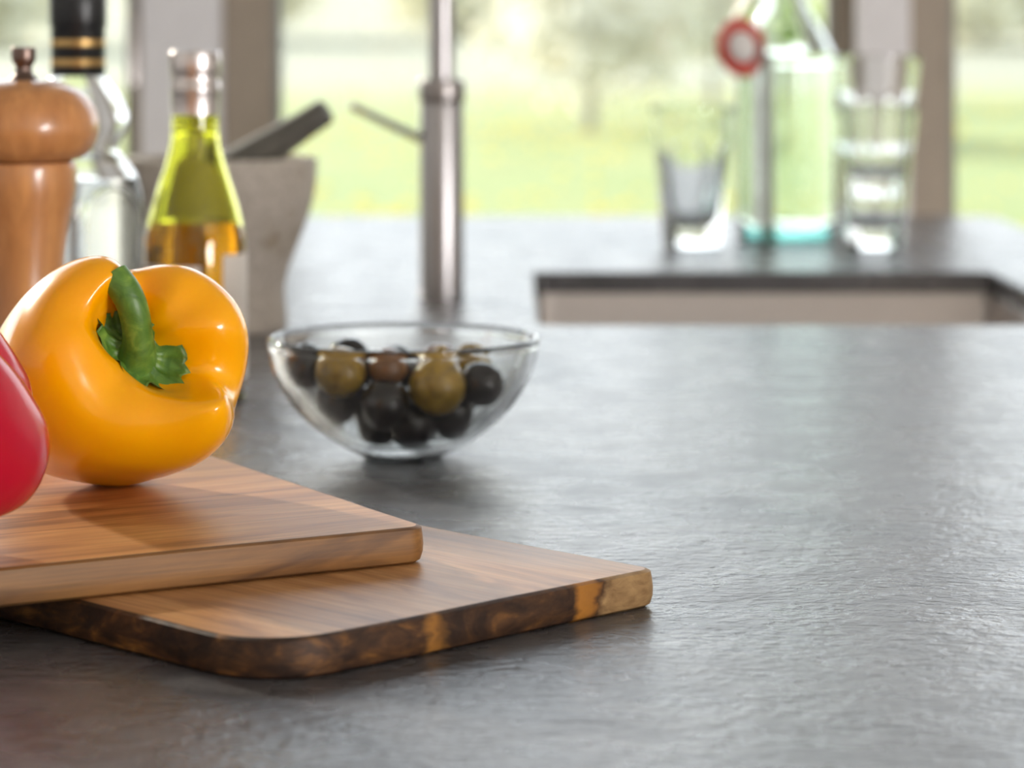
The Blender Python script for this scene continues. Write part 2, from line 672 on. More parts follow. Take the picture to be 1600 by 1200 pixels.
angL = math.radians(44.6)
aL = Vector((math.cos(angL), math.sin(angL), 0)); bL = Vector((-math.sin(angL), math.cos(angL), 0))
cL = Vector((-0.0797, 0.9103, TOP)) + aL * 0.095 + bL * 0.15
bl = obj('cutting_board', board_mesh(0.19, 0.30, [0.030, 0.008, 0.01, 0.02], 0.0008, 3), [M['board_top_a'], M['live_edge']], None, True, cL, (0, 0, angL))
tag(bl, 'lower wooden cutting board with dark bark edge lying on the stone', 'cutting board', 'stacked wooden cutting boards')
angU = math.radians(29.6)
aU = Vector((math.cos(angU), math.sin(angU), 0)); bU = Vector((-math.sin(angU), math.cos(angU), 0))
cU = Vector((-0.0300, 1.0535, TOP + TH + 0.0001)) - aU * 0.16 + bU * 0.105
bu = obj('cutting_board', board_mesh(0.32, 0.21, [0.02, 0.009, 0.012, 0.02], 0.0006, 11), [M['board_top_b'], M['board_edge_b']], None, True, cU, (0, 0, angU))
tag(bu, 'upper plain-edged wooden cutting board under the peppers', 'cutting board', 'stacked wooden cutting boards')
ZB = TOP + 2 * TH + 0.0001

# ------------------------------------------------------------------ bell peppers
def pepper_skin(name, c1, c2, sss):
    t = NT(name)
    v = t.coord()
    f = t.noise(v, 18, 3)
    t.color(t.ramp(f, [(0.3, c1), (0.7, c2)]))
    t.set(Roughness=0.2, Subsurface_Weight=sss, Subsurface_Scale=0.004, Coat_Weight=0.2, Coat_Roughness=0.06, Specular_IOR_Level=0.38)
    t.b.inputs['Subsurface Radius'].default_value = (1.0, 0.4, 0.1)
    t.bump(t.noise(v, 60, 2), 0.05, 0.001)
    return t.m


M['yellow_skin'] = pepper_skin('yellow_pepper_skin', (0.96, 0.37, 0.0), (1.0, 0.44, 0.0), 0.25)
M['red_skin'] = pepper_skin('red_pepper_skin', (0.40, 0.002, 0.018), (0.50, 0.004, 0.026), 0.10)


def stem_mat():
    t = NT('pepper_stem_green')
    v = t.coord((1, 1, 1))
    f = t.noise(v, 130, 4, 0.6, 0.8)
    t.color(t.ramp(f, [(0.3, (0.045, 0.115, 0.012)), (0.55, (0.10, 0.20, 0.025)), (0.75, (0.22, 0.33, 0.05))]))
    t.set(Roughness=0.42, Subsurface_Weight=0.1, Subsurface_Scale=0.002)
    t.bump(f, 0.3, 0.001)
    return t.m


M['stem'] = stem_mat()
M['stem_cut'] = plain('pale_cut_stem', (0.30, 0.36, 0.16), 0.6)

PROF = [(0.0, -0.40), (0.12, -0.43), (0.26, -0.47), (0.38, -0.43), (0.47, -0.30), (0.515, -0.10), (0.54, 0.10), (0.54, 0.28),
        (0.49, 0.43), (0.40, 0.51), (0.30, 0.51), (0.21, 0.42), (0.145, 0.31), (0.08, 0.26), (0.0, 0.25)]


def pepper_mesh(lobes, size, ell=(0, 0), seg=128):
    """lobes: list of (groove angle deg, depth, width); size: scale in metres of the unit pepper"""
    bm = new()
    prof = catmull([(p[0], p[1]) for p in PROF], 5)
    rings = []
    for i, q in enumerate(prof):
        r, z = max(q[0], 0), q[1]
        if i in (0, len(prof) - 1):
            rings.append([bm.verts.new((0, 0, z * size))])
            continue
        ring = []
        top = max(0, min(1, (z + 0.1) / 0.5))
        u = i / (len(prof) - 1)
        for k in range(seg):
            a = 2 * PI * k / seg
            g = gb = 0
            for (d, dep, wd, body) in lobes:
                da = (a - math.radians(d) + PI) % (2 * PI) - PI
                e_ = math.exp(-(da / wd) ** 2)
                g += dep * e_
                gb += dep * body * e_
            wsh = math.exp(-((u - 0.68) / 0.16) ** 2)
            wbt = math.exp(-((u - 0.16) / 0.12) ** 2)
            rr = r * (1 - gb * (0.06 + 0.07 * top + 0.10 * wbt) - g * 0.06 * max(0, min(1, (u - 0.6) / 0.1)))
            if u > 0.66:
                rr *= 1 + ell[1] * min(1, (u - 0.66) / 0.12) * math.cos(2 * (a - math.radians(ell[0])))
            zz = z - g * 0.20 * wsh + g * 0.12 * wbt
            nz = noise.noise(Vector((math.cos(a) * 1.4, math.sin(a) * 1.4, z * 1.5 + lobes[0][0]))) * 0.05
            rr *= 1 + nz
            zz += noise.noise(Vector((math.cos(a) * 1.1 + 5, math.sin(a) * 1.1, 2.0))) * 0.07 * wsh
            ring.append(bm.verts.new((rr * math.cos(a) * size, rr * math.sin(a) * size, zz * size)))
        rings.append(ring)
    for A, B in zip(rings, rings[1:]):
        for k in range(seg):
            k2 = (k + 1) % seg
            if len(A) == 1:
                bm.faces.new((A[0], B[k2], B[k]))
            elif len(B) == 1:
                bm.faces.new((A[k], A[k2], B[0]))
            else:
                bm.faces.new((A[k], A[k2], B[k2], B[k]))
    return bm


def frame_from_axis(axis, roll):
    z = Vector(axis).normalized()
    x = Vector((1, 0, 0)); x = (x - z * x.dot(z)).normalized()
    y = z.cross(x)
    m = Matrix((x, y, z)).transposed().to_4x4()
    return m @ Matrix.Rotation(math.radians(roll), 4, 'Z')


def calyx_mesh(size, seg=60):
    bm = new()
    rings = []
    for (r, z) in ((0.0, 0.335), (0.05, 0.335), (0.085, 0.315), (0.13, 0.318), (0.175, 0.362), (0.19, 0.385), (0.17, 0.345), (0.12, 0.29), (0.0, 0.27)):
        if r == 0:
            rings.append([bm.verts.new((0, 0, z * size))]); continue
        ring = []
        for k in range(seg):
            a = 2 * PI * k / seg
            w = 1 + (0.07 * math.cos(5 * a + 0.6) + 0.08 * math.cos(7 * a + 2) + 0.05 * math.cos(13 * a) + 0.03 * math.cos(21 * a + 1)) * min(1, r / 0.15)
            zz = z + 0.014 * math.cos(5 * a + 0.6) * (r / 0.19) + 0.006 * math.cos(12 * a)
            ring.append(bm.verts.new((r * w * math.cos(a) * size, r * w * math.sin(a) * size, zz * size)))
        rings.append(ring)
    for A, B in zip(rings, rings[1:]):
        for k in range(seg):
            k2 = (k + 1) % seg
            if len(A) == 1: bm.faces.new((A[0], B[k], B[k2]))
            elif len(B) == 1: bm.faces.new((A[k2], A[k], B[0]))
            else: bm.faces.new((A[k2], A[k], B[k], B[k2]))
    bmesh.ops.recalc_face_normals(bm, faces=bm.faces)
    return bm


def make_pepper(name, label, axis, roll, lobes, size, scale, cxy, skin, stem_pts, stem_r, ell=(0, 0), sink=0.0006):
    Mx = Matrix.Diagonal((*scale, 1)) @ frame_from_axis(axis, roll)
    bm = pepper_mesh(lobes, size, ell)
    bm.transform(Mx)
    zmin = min(v.co.z for v in bm.verts)
    root = thing(name, label, 'pepper', (cxy[0], cxy[1], ZB), 0, 'bell peppers on the upper board')
    sh = Matrix.Translation((0, 0, -zmin - sink))
    bm.transform(sh)
    body = obj('pepper_body', bm, skin, root)
    if stem_pts:
        c = calyx_mesh(size)
        c.transform(sh @ Mx @ Matrix.Rotation(math.radians(ell[0]), 4, 'Z') @ Matrix.Diagonal((1 + ell[1], 1 - ell[1] * 0.6, 1, 1)))
        st = new()
        base = (sh @ Mx) @ Vector((0, 0, 0.31 * size))
        pts = catmull([tuple(base + Vector(p)) for p in stem_pts], 6)
        n = len(pts)
        rr = []
        for i in range(n):
            t = i / (n - 1)
            rr.append(stem_r * (0.86 + 0.75 * max(0, 1 - t * 2.6) ** 1.5 + 0.10 * t))
        tube(st, pts, rr, 20)
        for v in st.verts:
            pass
        stem = obj('stem', st, M['stem'], root)
        cal = obj('calyx', c, M['stem'], stem)
        cal['label'] = 'jagged green calyx'
    return root


yp = make_pepper('bell_pepper', 'glossy yellow bell pepper with curved green stem', (0.50, -0.76, 0.42), 0,
                 [(97, 1.0, 0.30, 1.1), (-15, 0.55, 0.38, 0.6), (-52, -0.62, 0.38, 1.35), (165, 0.3, 0.40, 1), (238, 0.3, 0.40, 1)], 0.0895, (1.04, 1.0, 0.915),
                 (-0.163, 1.135), M['yellow_skin'],
                 [(-0.002, 0.004, -0.005), (0.0008, -0.002, 0.001), (0.0012, -0.006, 0.009), (0.000, -0.009, 0.018), (-0.003, -0.009, 0.025), (-0.008, -0.007, 0.031)], 0.0066, (-40, 0.30))
rp_ = make_pepper('bell_pepper', 'glossy red bell pepper cut off at the picture edge beside the yellow one', (-0.45, -0.60, 0.62), 0,
                  [(27, 1.0, 0.24, 3.0), (110, 0.9, 0.36, 1), (200, 0.8, 0.36, 1), (290, 0.6, 0.34, 1)], 0.080, (1, 1, 1),
                  (-0.2085, 1.0), M['red_skin'],
                  [(0, 0, -0.002), (0.001, -0.004, 0.006), (0.000, -0.008, 0.020), (-0.004, -0.011, 0.032)], 0.0055)

# ------------------------------------------------------------------ olives in a double-walled glass bowl
BX, BY = -0.0541, 1.4015
bowl = thing('glass_bowl', 'clear double-walled glass bowl holding olives', 'bowl', (BX, BY, TOP))
c = 0.01
outer = [(1.55, 0.0), (1.9, 0.03), (2.15, 0.2), (3.3, 0.80), (5.1, 2.2), (6.25, 3.9), (6.7, 5.3), (6.78, 5.9)]
rim = [(6.78, 5.9), (6.74, 6.02), (6.62, 6.06), (6.50, 6.02), (6.45, 5.9)]
inner = [(6.45, 5.9), (6.25, 5.1), (5.72, 3.8), (4.75, 2.5), (3.35, 1.42), (2.0, 0.92), (0.7, 0.74), (0.0, 0.72)]
o_s = [(0, 0)] + [tuple(p) for p in catmull(outer, 6)]
full = o_s + [tuple(p) for p in catmull(rim, 4)][1:] + [tuple(p) for p in catmull(inner, 6)][1:]
gap_o = [(0, 0.22), (1.5, 0.24), (2.1, 0.38), (3.2, 0.95), (4.9, 2.35), (6.05, 3.95), (6.5, 5.3), (6.56, 5.7)]
gap_i = [(6.56, 5.7), (6.39, 5.1), (5.86, 3.75), (4.87, 2.4), (3.45, 1.30), (2.0, 0.78), (0.7, 0.60), (0.0, 0.58)]
gap = [tuple(p) for p in catmull(gap_o, 6)] + [tuple(p) for p in catmull(gap_i, 6)][1:]
bm = new()
lathe(bm, [(r * c, z * c) for r, z in full], 72)
lathe(bm, [(r * c if abs(r) > 1e-6 else 0, z * c) for r, z in gap], 72, flip=True)
obj('bowl_shell', bm, M['bowl_glass'], bowl)


def inner_r(z):
    pts = [tuple(p) for p in catmull(inner, 6)]
    pts = sorted([(q[1], q[0]) for q in pts])
    if z <= pts[0][0]: return 0.0
    for (z0, r0), (z1, r1) in zip(pts, pts[1:]):
        if z0 <= z <= z1:
            return r0 + (r1 - r0) * (z - z0) / max(z1 - z0, 1e-6)
    return pts[-1][1]


INN = [Vector((q[0], q[1])) for q in catmull(inner, 6)]
# (x, y, z, radius, kind, pinned) in cm, y towards the back
OL = [(1.75, -2.45, 3.85, 1.42, 'green', 1), (-2.95, -2.5, 4.55, 1.25, 'green', 1), (3.9, -1.3, 3.8, 1.15, 'black', 1), (-3.9, -1.3, 3.3, 1.15, 'black', 0),
      (-0.75, -3.0, 3.1, 1.2, 'black', 1), (0.2, -1.4, 2.5, 1.2, 'black', 0), (2.4, -1.2, 2.6, 1.15, 'black', 0), (-2.0, -1.9, 2.6, 1.15, 'black', 0),
      (-1.0, 1.0, 2.6, 1.2, 'black', 0), (1.4, 1.2, 2.6, 1.2, 'black', 0), (-0.6, 0.3, 4.2, 1.1, 'black', 1), (2.9, 1.3, 3.8, 1.15, 'green', 0),
      (-3.0, 1.2, 3.8, 1.2, 'black', 0), (-0.2, 3.0, 3.8, 1.2, 'black', 0), (1.7, 0.6, 4.5, 1.1, 'brown', 1), (-0.65, -2.2, 4.75, 0.95, 'brown', 1),
      (-3.4, -0.2, 2.9, 1.1, 'black', 0), (3.6, 0.3, 2.8, 1.1, 'black', 0), (0.9, -2.6, 2.6, 1.1, 'black', 0),
      (-3.0, -2.4, 2.3, 1.15, 'black', 0), (3.0, -2.2, 2.4, 1.1, 'black', 0)]
pos = [Vector(o[:3]) for o in OL]
for it in range(400):
    for i in range(len(pos)):
        if not OL[i][5]:
            pos[i].z -= 0.010
    for i in range(len(pos)):
        for j in range(i):
            d = pos[i] - pos[j]
            L = d.length or 1e-6
            mn = OL[i][3] + OL[j][3] + 0.02
            if L < mn:
                push = d / L * (mn - L)
                wi, wj = (0 if OL[i][5] else 1), (0 if OL[j][5] else 1)
                if wi + wj == 0: continue
                pos[i] += push * wi / (wi + wj)
                pos[j] -= push * wj / (wi + wj)
    for i in range(len(pos)):
        p = pos[i]
        rh = math.hypot(p.x, p.y) or 1e-6
        q = Vector((rh, p.z))
        best = min(INN, key=lambda s: (s - q).length)
        d = q - best
        inside = rh < inner_r(p.z) and p.z > 0.72
        L = d.length
        need = OL[i][3] + 0.03
        if (not inside) or L < need:
            if L < 1e-6: continue
            nrm = (d / L) if inside else (-d / L)
            q2 = best + nrm * need
            q2.x = max(q2.x, 0)
            pos[i] = Vector((p.x * q2.x / rh, p.y * q2.x / rh, q2.y))

M['olive_green'] = plain('green_olive_skin', (0.34, 0.205, 0.022), 0.20, var=0.25, scale=160, **{'Coat Weight': 0.4})
M['olive_black'] = plain('black_olive_skin', (0.008, 0.006, 0.010), 0.16, var=0.3, scale=160, **{'Coat Weight': 0.4})
M['olive_brown'] = plain('brown_olive_skin', (0.20, 0.085, 0.03), 0.22, var=0.25, scale=160, **{'Coat Weight': 0.4})
M['olive_scar'] = plain('olive_scar', (0.10, 0.06, 0.02), 0.6)
OLAB = ['large green olive with pointed tip at the front of the bowl', 'green olive high in the left half of the bowl', 'black olive at the right wall of the bowl',
        'black olive at the left wall of the bowl', 'black olive beneath the small brown one at the front', 'black olive low at the centre front of the bowl', 'black olive under the right end of the large green olive',
        'black olive low under the left green olive', 'black olive at the bottom behind the left', 'black olive at the bottom behind the right', 'black olive on top at the middle of the heap',
        'green olive at the back right of the bowl', 'black olive at the back left of the bowl', 'black olive at the far back of the bowl', 'brown olive on top behind the pointed green one', 'small brown olive resting high at the front middle'] + ['black olive against the left wall behind the front ones', 'black olive against the right wall behind the front ones', 'black olive at the bottom front below the pointed green one', 'black olive at the front left below the left green olive', 'black olive at the front right below the right black one']
for i, o in enumerate(OL):
    r = o[3] * c
    bm = new()
    tip = 1.42 if i == 0 else 1.04
    pr = [(0, -1.0), (0.35, -0.94), (0.68, -0.74), (0.92, -0.38), (0.99, 0.0), (0.90, 0.42), (0.64, 0.78), (0.34, 0.98 * (tip + 1) / 2), (0.10, tip * 0.99), (0, tip)]
    lathe(bm, [(max(p[0], 0) * r if k not in (0,) else 0, p[1] * r) for k, p in enumerate(catmull(pr[:-1], 3))] + [(0, tip * r)], 28)
    p = pos[i]
    tilt = (-0.1, 0.12, 0) if i == 0 else (random.uniform(-1, 1), random.uniform(-1, 1), 0)
    root = obj('olive', bm, M['olive_' + o[4]], None, True, Vector((BX, BY, TOP)) + p * c, tilt)
    tag(root, OLAB[i], 'olive', 'olives in the glass bowl')

# ------------------------------------------------------------------ pepper mill
def mill_wood():
    t = NT('beech_mill_wood')
    v = t.coord((1, 1, 0.10))
    a = t.noise(v, 90, 4, 0.55, 0.6)
    b = t.noise(v, 420, 3, 0.6)
    base = t.ramp(a, [(0.3, (0.42, 0.165, 0.052)), (0.55, (0.56, 0.245, 0.085)), (0.75, (0.66, 0.32, 0.12))])
    t.color(t.mix(0.5, base, t.ramp(b, [(0.35, (0.75,) * 3), (0.6, (1.05,) * 3)]), 'MULTIPLY'))
    t.set(Roughness=0.32, Coat_Weight=0.5, Coat_Roughness=0.12)
    return t.m


M['mill'] = mill_wood()
YM = 1.42
mill = thing('pepper_mill', 'tall turned beech pepper mill with round head', 'pepper mill', ((37 - 800) / F * YM, YM, TOP))


def zy(y, Y):
    return CAMH - (y - YH) / F * Y


cm = 0.01
bp = [(0, 0), (2.75, 0), (2.85, 0.12), (2.85, 1.0), (2.70, 1.6), (2.45, 2.4), (2.45, 3.2), (2.3, 4.2), (2.05, 6.0), (1.98, 8.0), (2.02, 9.6), (2.25, 11.5), (2.48, 12.6), (2.62, 13.4), (2.65, 14.3), (2.58, 14.62), (2.3, 14.70), (0, 14.70)]
pm = [bp[0], bp[1]] + [tuple(p) for p in catmull(bp[2:-2], 5)] + [bp[-2], bp[-1]]
obj('mill_body', lathe(new(), [(r * cm, z * cm) for r, z in pm], 56), M['mill'], mill)
hd = [(0, 14.72), (2.4, 14.72), (2.9, 14.85), (3.45, 15.35), (3.76, 16.2), (3.70, 17.0), (3.35, 17.7), (2.7, 18.3), (1.7, 18.68), (0.8, 18.76), (0, 18.76)]
hh = [hd[0]] + [tuple(p) for p in catmull(hd[1:-1], 6)] + [hd[-1]]
obj('mill_head', lathe(new(), [(r * cm, z * cm) for r, z in hh], 56), M['mill'], mill)
M['bronze'] = plain('bronzed_metal', (0.20, 0.14, 0.12), 0.35, 1.0)
kb = [(0, 18.7), (0.78, 18.70), (0.72, 18.85), (0.50, 19.05), (0.42, 19.3), (0.45, 19.5), (0.60, 19.75), (0.62, 20.3), (0.55, 20.42), (0, 20.45)]
kk = [kb[0]] + [tuple(p) for p in catmull(kb[1:-1], 4)] + [kb[-1]]
obj('knob', lathe(new(), [(r * cm, z * cm) for r, z in kk], 32), M['bronze'], mill)

# ------------------------------------------------------------------ clear square-bodied bottle with black cap
YB = 1.72
bot = thing('glass_bottle', 'clear glass bottle with gold-banded black cap behind the pepper mill', 'bottle', ((122 - 800) / F * YB, YB, TOP), 0)


def sq(a, z, r):
    # rounded square with a corner towards the camera, round above the shoulder
    t = max(0, min(1, (0.133 - z) / 0.02))
    ca, sa = abs(math.cos(a)), abs(math.sin(a))
    p = 1.45
    s = (ca ** p + sa ** p) ** (-1 / p)
    return (1 - t) + t * s


bo = [(0, 0), (3.7, 0), (3.95, 0.25), (4.0, 1.0), (4.0, 5.0), (4.0, 10.0), (3.95, 11.2), (3.6, 12.4), (2.9, 13.3), (2.45, 13.9), (2.65, 14.6), (3.05, 15.4), (3.05, 16.1), (2.6, 17.1), (1.95, 18.0), (1.55, 18.6), (1.45, 19.2), (1.45, 23.0)]
bi = [(1.15, 23.0), (1.15, 19.2), (1.25, 18.6), (1.7, 17.9), (2.35, 17.0), (2.8, 16.0), (2.8, 15.4), (2.4, 14.6), (2.2, 13.9), (2.65, 13.2), (3.35, 12.3), (3.7, 11.1), (3.75, 10.0), (3.75, 1.2), (3.4, 0.75), (0, 0.7)]
pf = [bo[0]] + [tuple(p) for p in catmull(bo[1:], 4)] + [tuple(p) for p in catmull(bi[:-1], 4)] + [bi[-1]]
obj('bottle_glass', lathe(new(), [(r * cm, z * cm) for r, z in pf], 72, sq), M['glass'], bot)
liq = [(0, 0.69)] + [tuple(p) for p in catmull([(3.42, 0.74), (3.78, 1.2), (3.78, 10.0), (3.73, 11.1), (3.45, 12.2)], 5)] + [(0, 12.2)]
lq = obj('clear_liquid', lathe(new(), [(r * cm, z * cm) for r, z in liq], 72, sq), M['water'], bot)
# arched label on the right face
bm = new()
W, Ht = 0.0185, 0.0
arch = [(-W, 0.02)] + [(W * math.cos(PI - PI * k / 20), 0.096 + W * 1.1 * math.sin(PI * k / 20)) for k in range(21)] + [(W, 0.02)]
fr_ = [bm.verts.new((x, 0, z)) for x, z in arch]
bk_ = [bm.verts.new((x, 0.0006, z)) for x, z in arch]
bm.faces.new(fr_); bm.faces.new(bk_[::-1])
for k in range(len(arch)):
    k2 = (k + 1) % len(arch)
    bm.faces.new((fr_[k], bk_[k], bk_[k2], fr_[k2]))
bmesh.ops.recalc_face_normals(bm, faces=bm.faces)
M['label_grey'] = glass('frosted_panel_glass', (0.93, 0.91, 0.85), 1.3, 0.5)
lb = obj('arched_label', bm, M['label_grey'], bot, False)
lb.rotation_euler = (0, 0, math.radians(45))
lb.location = (0.0236, -0.0236, 0)
bm = new()
tube(bm, [(x * 1.09, 0.0, z + (0.0015 if z > 0.09 else 0)) for x, z in arch], 0.0022, 8)
ab = obj('arch_bead', bm, M['glass'], bot)
ab.rotation_euler = lb.rotation_euler
ab.location = lb.location
cp = [(0, 18.4), (1.62, 18.4), (1.66, 18.5), (1.66, 21.4), (1.74, 21.5), (1.74, 23.6), (1.6, 23.8), (0, 23.8)]


def knurl(a, z, r):
    return 1 + (0.012 * math.cos(36 * a) if z > 0.2155 else 0)


cap = obj('cap', lathe(new(), [(r * cm, z * cm) for r, z in sharp_prof(cp, 0.03)], 144, knurl), M['black'], bot)
M['gold'] = plain('gold_foil', (0.62, 0.40, 0.16), 0.3, 1.0)
for z in (19.05, 20.25):
    bnd = [(1.60, z), (1.675, z), (1.69, z + 0.08), (1.69, z + 0.32), (1.675, z + 0.4), (1.60, z + 0.4)]
    gb = obj('gold_band', lathe(new(), [(r * cm, q * cm) for r, q in bnd], 48), M['gold'], cap)
for z in (21.9, 22.3, 22.7):
    bnd = [(1.70, z), (1.765, z + 0.02), (1.765, z + 0.14), (1.70, z + 0.16)]
    obj('cap_ridge', lathe(new(), [(r * cm, q * cm) for r, q in bnd], 48), M['black'], cap)

# ------------------------------------------------------------------ small wine bottle
YV = 1.63
wb = thing('wine_bottle', 'small green glass wine bottle with silver screw cap in front of the mortar', 'bottle', ((305 - 800) / F * YV, YV, TOP))
vo = [(0, 0.25), (1.6, 0.1), (2.4, 0), (2.8, 0.1), (2.95, 0.5), (2.97, 4.0), (2.97, 8.2), (2.88, 9.6), (2.55, 11.0), (2.05, 12.6), (1.62, 14.0), (1.40, 15.2), (1.36, 16.2), (1.36, 19.6)]
vi = [(1.1, 19.6), (1.1, 16.0), (1.18, 15.2), (1.4, 14.0), (1.85, 12.5), (2.35, 10.9), (2.68, 9.5), (2.78, 8.2), (2.78, 0.9), (2.3, 0.55), (0, 0.7)]
pf = [(0, 0.25)] + [tuple(p) for p in catmull(vo[1:], 5)] + [tuple(p) for p in catmull(vi[:-1], 5)] + [vi[-1]]
obj('bottle_glass', lathe(new(), [(r * cm, z * cm) for r, z in pf], 64), M['green_glass'], wb)
lq = [(0, 0.69)] + [tuple(p) for p in catmull([(2.3, 0.54), (2.80, 0.9), (2.80, 8.2), (2.70, 9.5), (2.50, 10.2)], 5)] + [(0, 10.2)]
obj('wine', lathe(new(), [(r * cm, z * cm) for r, z in lq], 64), M['wine'], wb)
M['cap_silver'] = plain('silver_pink_foil', (0.74, 0.68, 0.67), 0.30, 1.0, var=0.03)
cp = [(0, 16.3), (1.40, 16.3), (1.44, 16.36), (1.44, 17.7), (1.48, 17.78), (1.48, 18.05), (1.42, 18.12), (1.42, 18.7), (1.48, 18.78), (1.48, 19.9), (1.42, 20.02), (0, 20.05)]
vc = obj('screw_cap', lathe(new(), [(r * cm, z * cm) for r, z in sharp_prof(cp, 0.03)], 64), M['cap_silver'], wb)
for z in (15.4, 15.7, 16.0):
    bnd = [(1.34, z), (1.44, z + 0.04), (1.44, z + 0.12), (1.34, z + 0.16)]
    obj('neck_ring', lathe(new(), [(r * cm, q * cm) for r, q in bnd], 48), M['green_glass'], wb)
M['paper'] = plain('cream_label_paper', (0.70, 0.64, 0.58), 0.6, var=0.03)


def curved_label(r, a0, a1, z0, z1, th=0.0003, n=28):
    bm = new()
    L = []
    for k in range(n + 1):
        a = a0 + (a1 - a0) * k / n
        L.append([bm.verts.new((q * math.cos(a), q * math.sin(a), z)) for (q, z) in ((r, z0), (r + th, z0), (r + th, z1), (r, z1))])
    for A, B in zip(L, L[1:]):
        for i in range(4):
            bm.faces.new((A[i], A[(i + 1) % 4], B[(i + 1) % 4], B[i]))
    bm.faces.new(L[0]); bm.faces.new(L[-1])
    bmesh.ops.recalc_face_normals(bm, faces=bm.faces)
    return bm


R = math.radians
obj('front_label', curved_label(0.0298, R(-195), R(-78), 0.012, 0.078), M['paper'], wb)
obj('back_label', curved_label(0.0298, R(-52), R(28), 0.012, 0.084), M['paper'], wb)

# ------------------------------------------------------------------ mortar and pestle
def granite():
    t = NT('grey_brown_granite')
    v = t.coord()
    a = t.noise(v, 220, 4, 0.7)
    b = t.noise(v, 22, 3, 0.5)
    base = t.ramp(a, [(0.3, (0.31, 0.265, 0.22)), (0.5, (0.44, 0.385, 0.33)), (0.72, (0.56, 0.51, 0.455))])
    spots = t.ramp(b, [(0.30, (0.62, 0.55, 0.42)), (0.42, (1, 1, 1))])
    t.color(t.mix(1.0, base, spots, 'MULTIPLY'))
    t.set(Roughness=0.7)
    t.bump(a, 0.25, 0.001)
    return t.m


M['granite'] = granite()
M['pestle'] = plain('dark_pestle_stone', (0.105, 0.098, 0.085), 0.55, var=0.15, scale=150)
YO = 1.99
mort = obj('mortar', lathe(new(), [(r * cm, z * cm) for r, z in ([(0, 0)] + [tuple(p) for p in catmull([(4.5, 0), (4.75, 0.2), (4.75, 1.2), (4.62, 2.3), (4.66, 3.3), (5.0, 4.6), (5.75, 6.6), (6.4, 8.4), (6.78, 10.2), (6.88, 11.6), (6.86, 12.1), (6.7, 12.2), (5.9, 12.2), (5.75, 12.1), (5.6, 11.4), (5.2, 9.0), (4.2, 6.0), (2.5, 4.4)], 5)] + [(0, 4.0)])], 64), M['granite'], None, True)
mort.location = ((343 - 800) / F * YO, YO, TOP)
tag(mort, 'grey-brown granite mortar standing behind the small wine bottle', 'mortar')
tip_ = P(512, 172, YO - 0.01)
bot_ = P(330, 288, YO + 0.01)
d = (tip_ - bot_)
bm = new()
pts = [bot_ + d * t for t in (0, 0.04, 0.1, 0.2, 0.5, 0.8, 0.965, 0.99, 1.0)]
tube(bm, pts, [0.008, 0.0135, 0.0155, 0.0150, 0.0125, 0.0102, 0.0095, 0.0085, 0.006], 24)
bm.transform(Matrix.Translation(-bot_))
ps = obj('pestle', bm, M['pestle'], None, True, bot_)
tag(ps, 'dark stone pestle leaning in the granite mortar', 'pestle')

# ------------------------------------------------------------------ tap
YT = 2.226
XT = (690 - 800) / F * YT
tap = thing('kitchen_tap', 'brushed steel kitchen tap with slim side lever by the sink', 'tap', (XT, YT, TOP))
obj('base_ring', lathe(new(), [(r * cm, z * cm) for r, z in sharp_prof([(0, 0), (1.85, 0), (1.85, 0.35), (1.7, 0.4), (0, 0.4)], 0.02)], 48), M['steel'], tap)
obj('tap_body', lathe(new(), [(r * cm, z * cm) for r, z in sharp_prof([(0, 0.4), (1.74, 0.4), (1.74, 15.3), (1.68, 15.4), (0, 15.4)], 0.02)], 56), M['steel'], tap)
obj('collar', lathe(new(), [(r * cm, z * cm) for r, z in sharp_prof([(0, 15.4), (1.75, 15.4), (1.84, 15.5), (1.84, 17.1), (1.72, 17.25), (0, 17.25)], 0.02)], 56), M['dark_steel'], tap)
bm = new()
pp = [(0, 0, 0.1725), (0, 0, 0.26), (0, 0, 0.33)] + [(0.10 - 0.10 * math.cos(PI * k / 14), 0, 0.33 + 0.10 * math.sin(PI * k / 14)) for k in range(1, 15)] + [(0.20, 0, 0.30)]
tube(bm, pp, 0.0102, 28)
obj('spout', bm, M['steel'], tap)
bm = new()
p0 = P(652, 214, YT) - Vector((XT, YT, TOP)); p1 = P(546, 164, YT - 0.01) - Vector((XT, YT, TOP))
tube(bm, [p0 + Vector((0.008, 0, -0.002)), p0, p1], [0.0036, 0.0036, 0.0030], 12)
obj('lever', bm, M['dark_steel'], tap)

# ------------------------------------------------------------------ swing-top water bottle
YS = 2.85
sb = thing('swing_top_bottle', 'tall clear water bottle with teal base and red-ringed swing stopper', 'bottle', ((1227 - 800) / F * YS, YS, TOP))
so_ = [(4.85, 1.3), (5.0, 1.6), (5.02, 6.0), (5.02, 16.0), (5.0, 18.0), (4.75, 19.2), (3.9, 20.8), (2.9, 22.4), (2.2, 24.2), (1.75, 26.5), (1.55, 29.0), (1.55, 30.2), (1.75, 30.4), (1.75, 31.2), (1.55, 31.4)]
si_ = [(1.15, 31.3), (1.15, 29.0), (1.35, 26.5), (1.8, 24.1), (2.5, 22.3), (3.5, 20.6), (4.35, 19.0), (4.62, 17.9), (4.65, 16.0), (4.65, 2.2), (4.3, 1.7)]
pf = [(0, 1.3)] + [tuple(p) for p in catmull(so_, 4)] + [tuple(p) for p in catmull(si_, 4)] + [(0, 1.7)]
obj('bottle_glass', lathe(new(), [(r * cm, z * cm) for r, z in pf], 64), M['aqua_glass'], sb)
bb = obj('base', lathe(new(), [(r * cm, z * cm) for r, z in ([(0, 0.3), (3.8, 0.2)] + [tuple(p) for p in catmull([(4.5, 0), (4.9, 0.25), (5.0, 0.7), (4.86, 1.28)], 4)] + [(0, 1.28)])], 64), M['teal_glass'], sb)
bb['label'] = 'thick teal glass base'
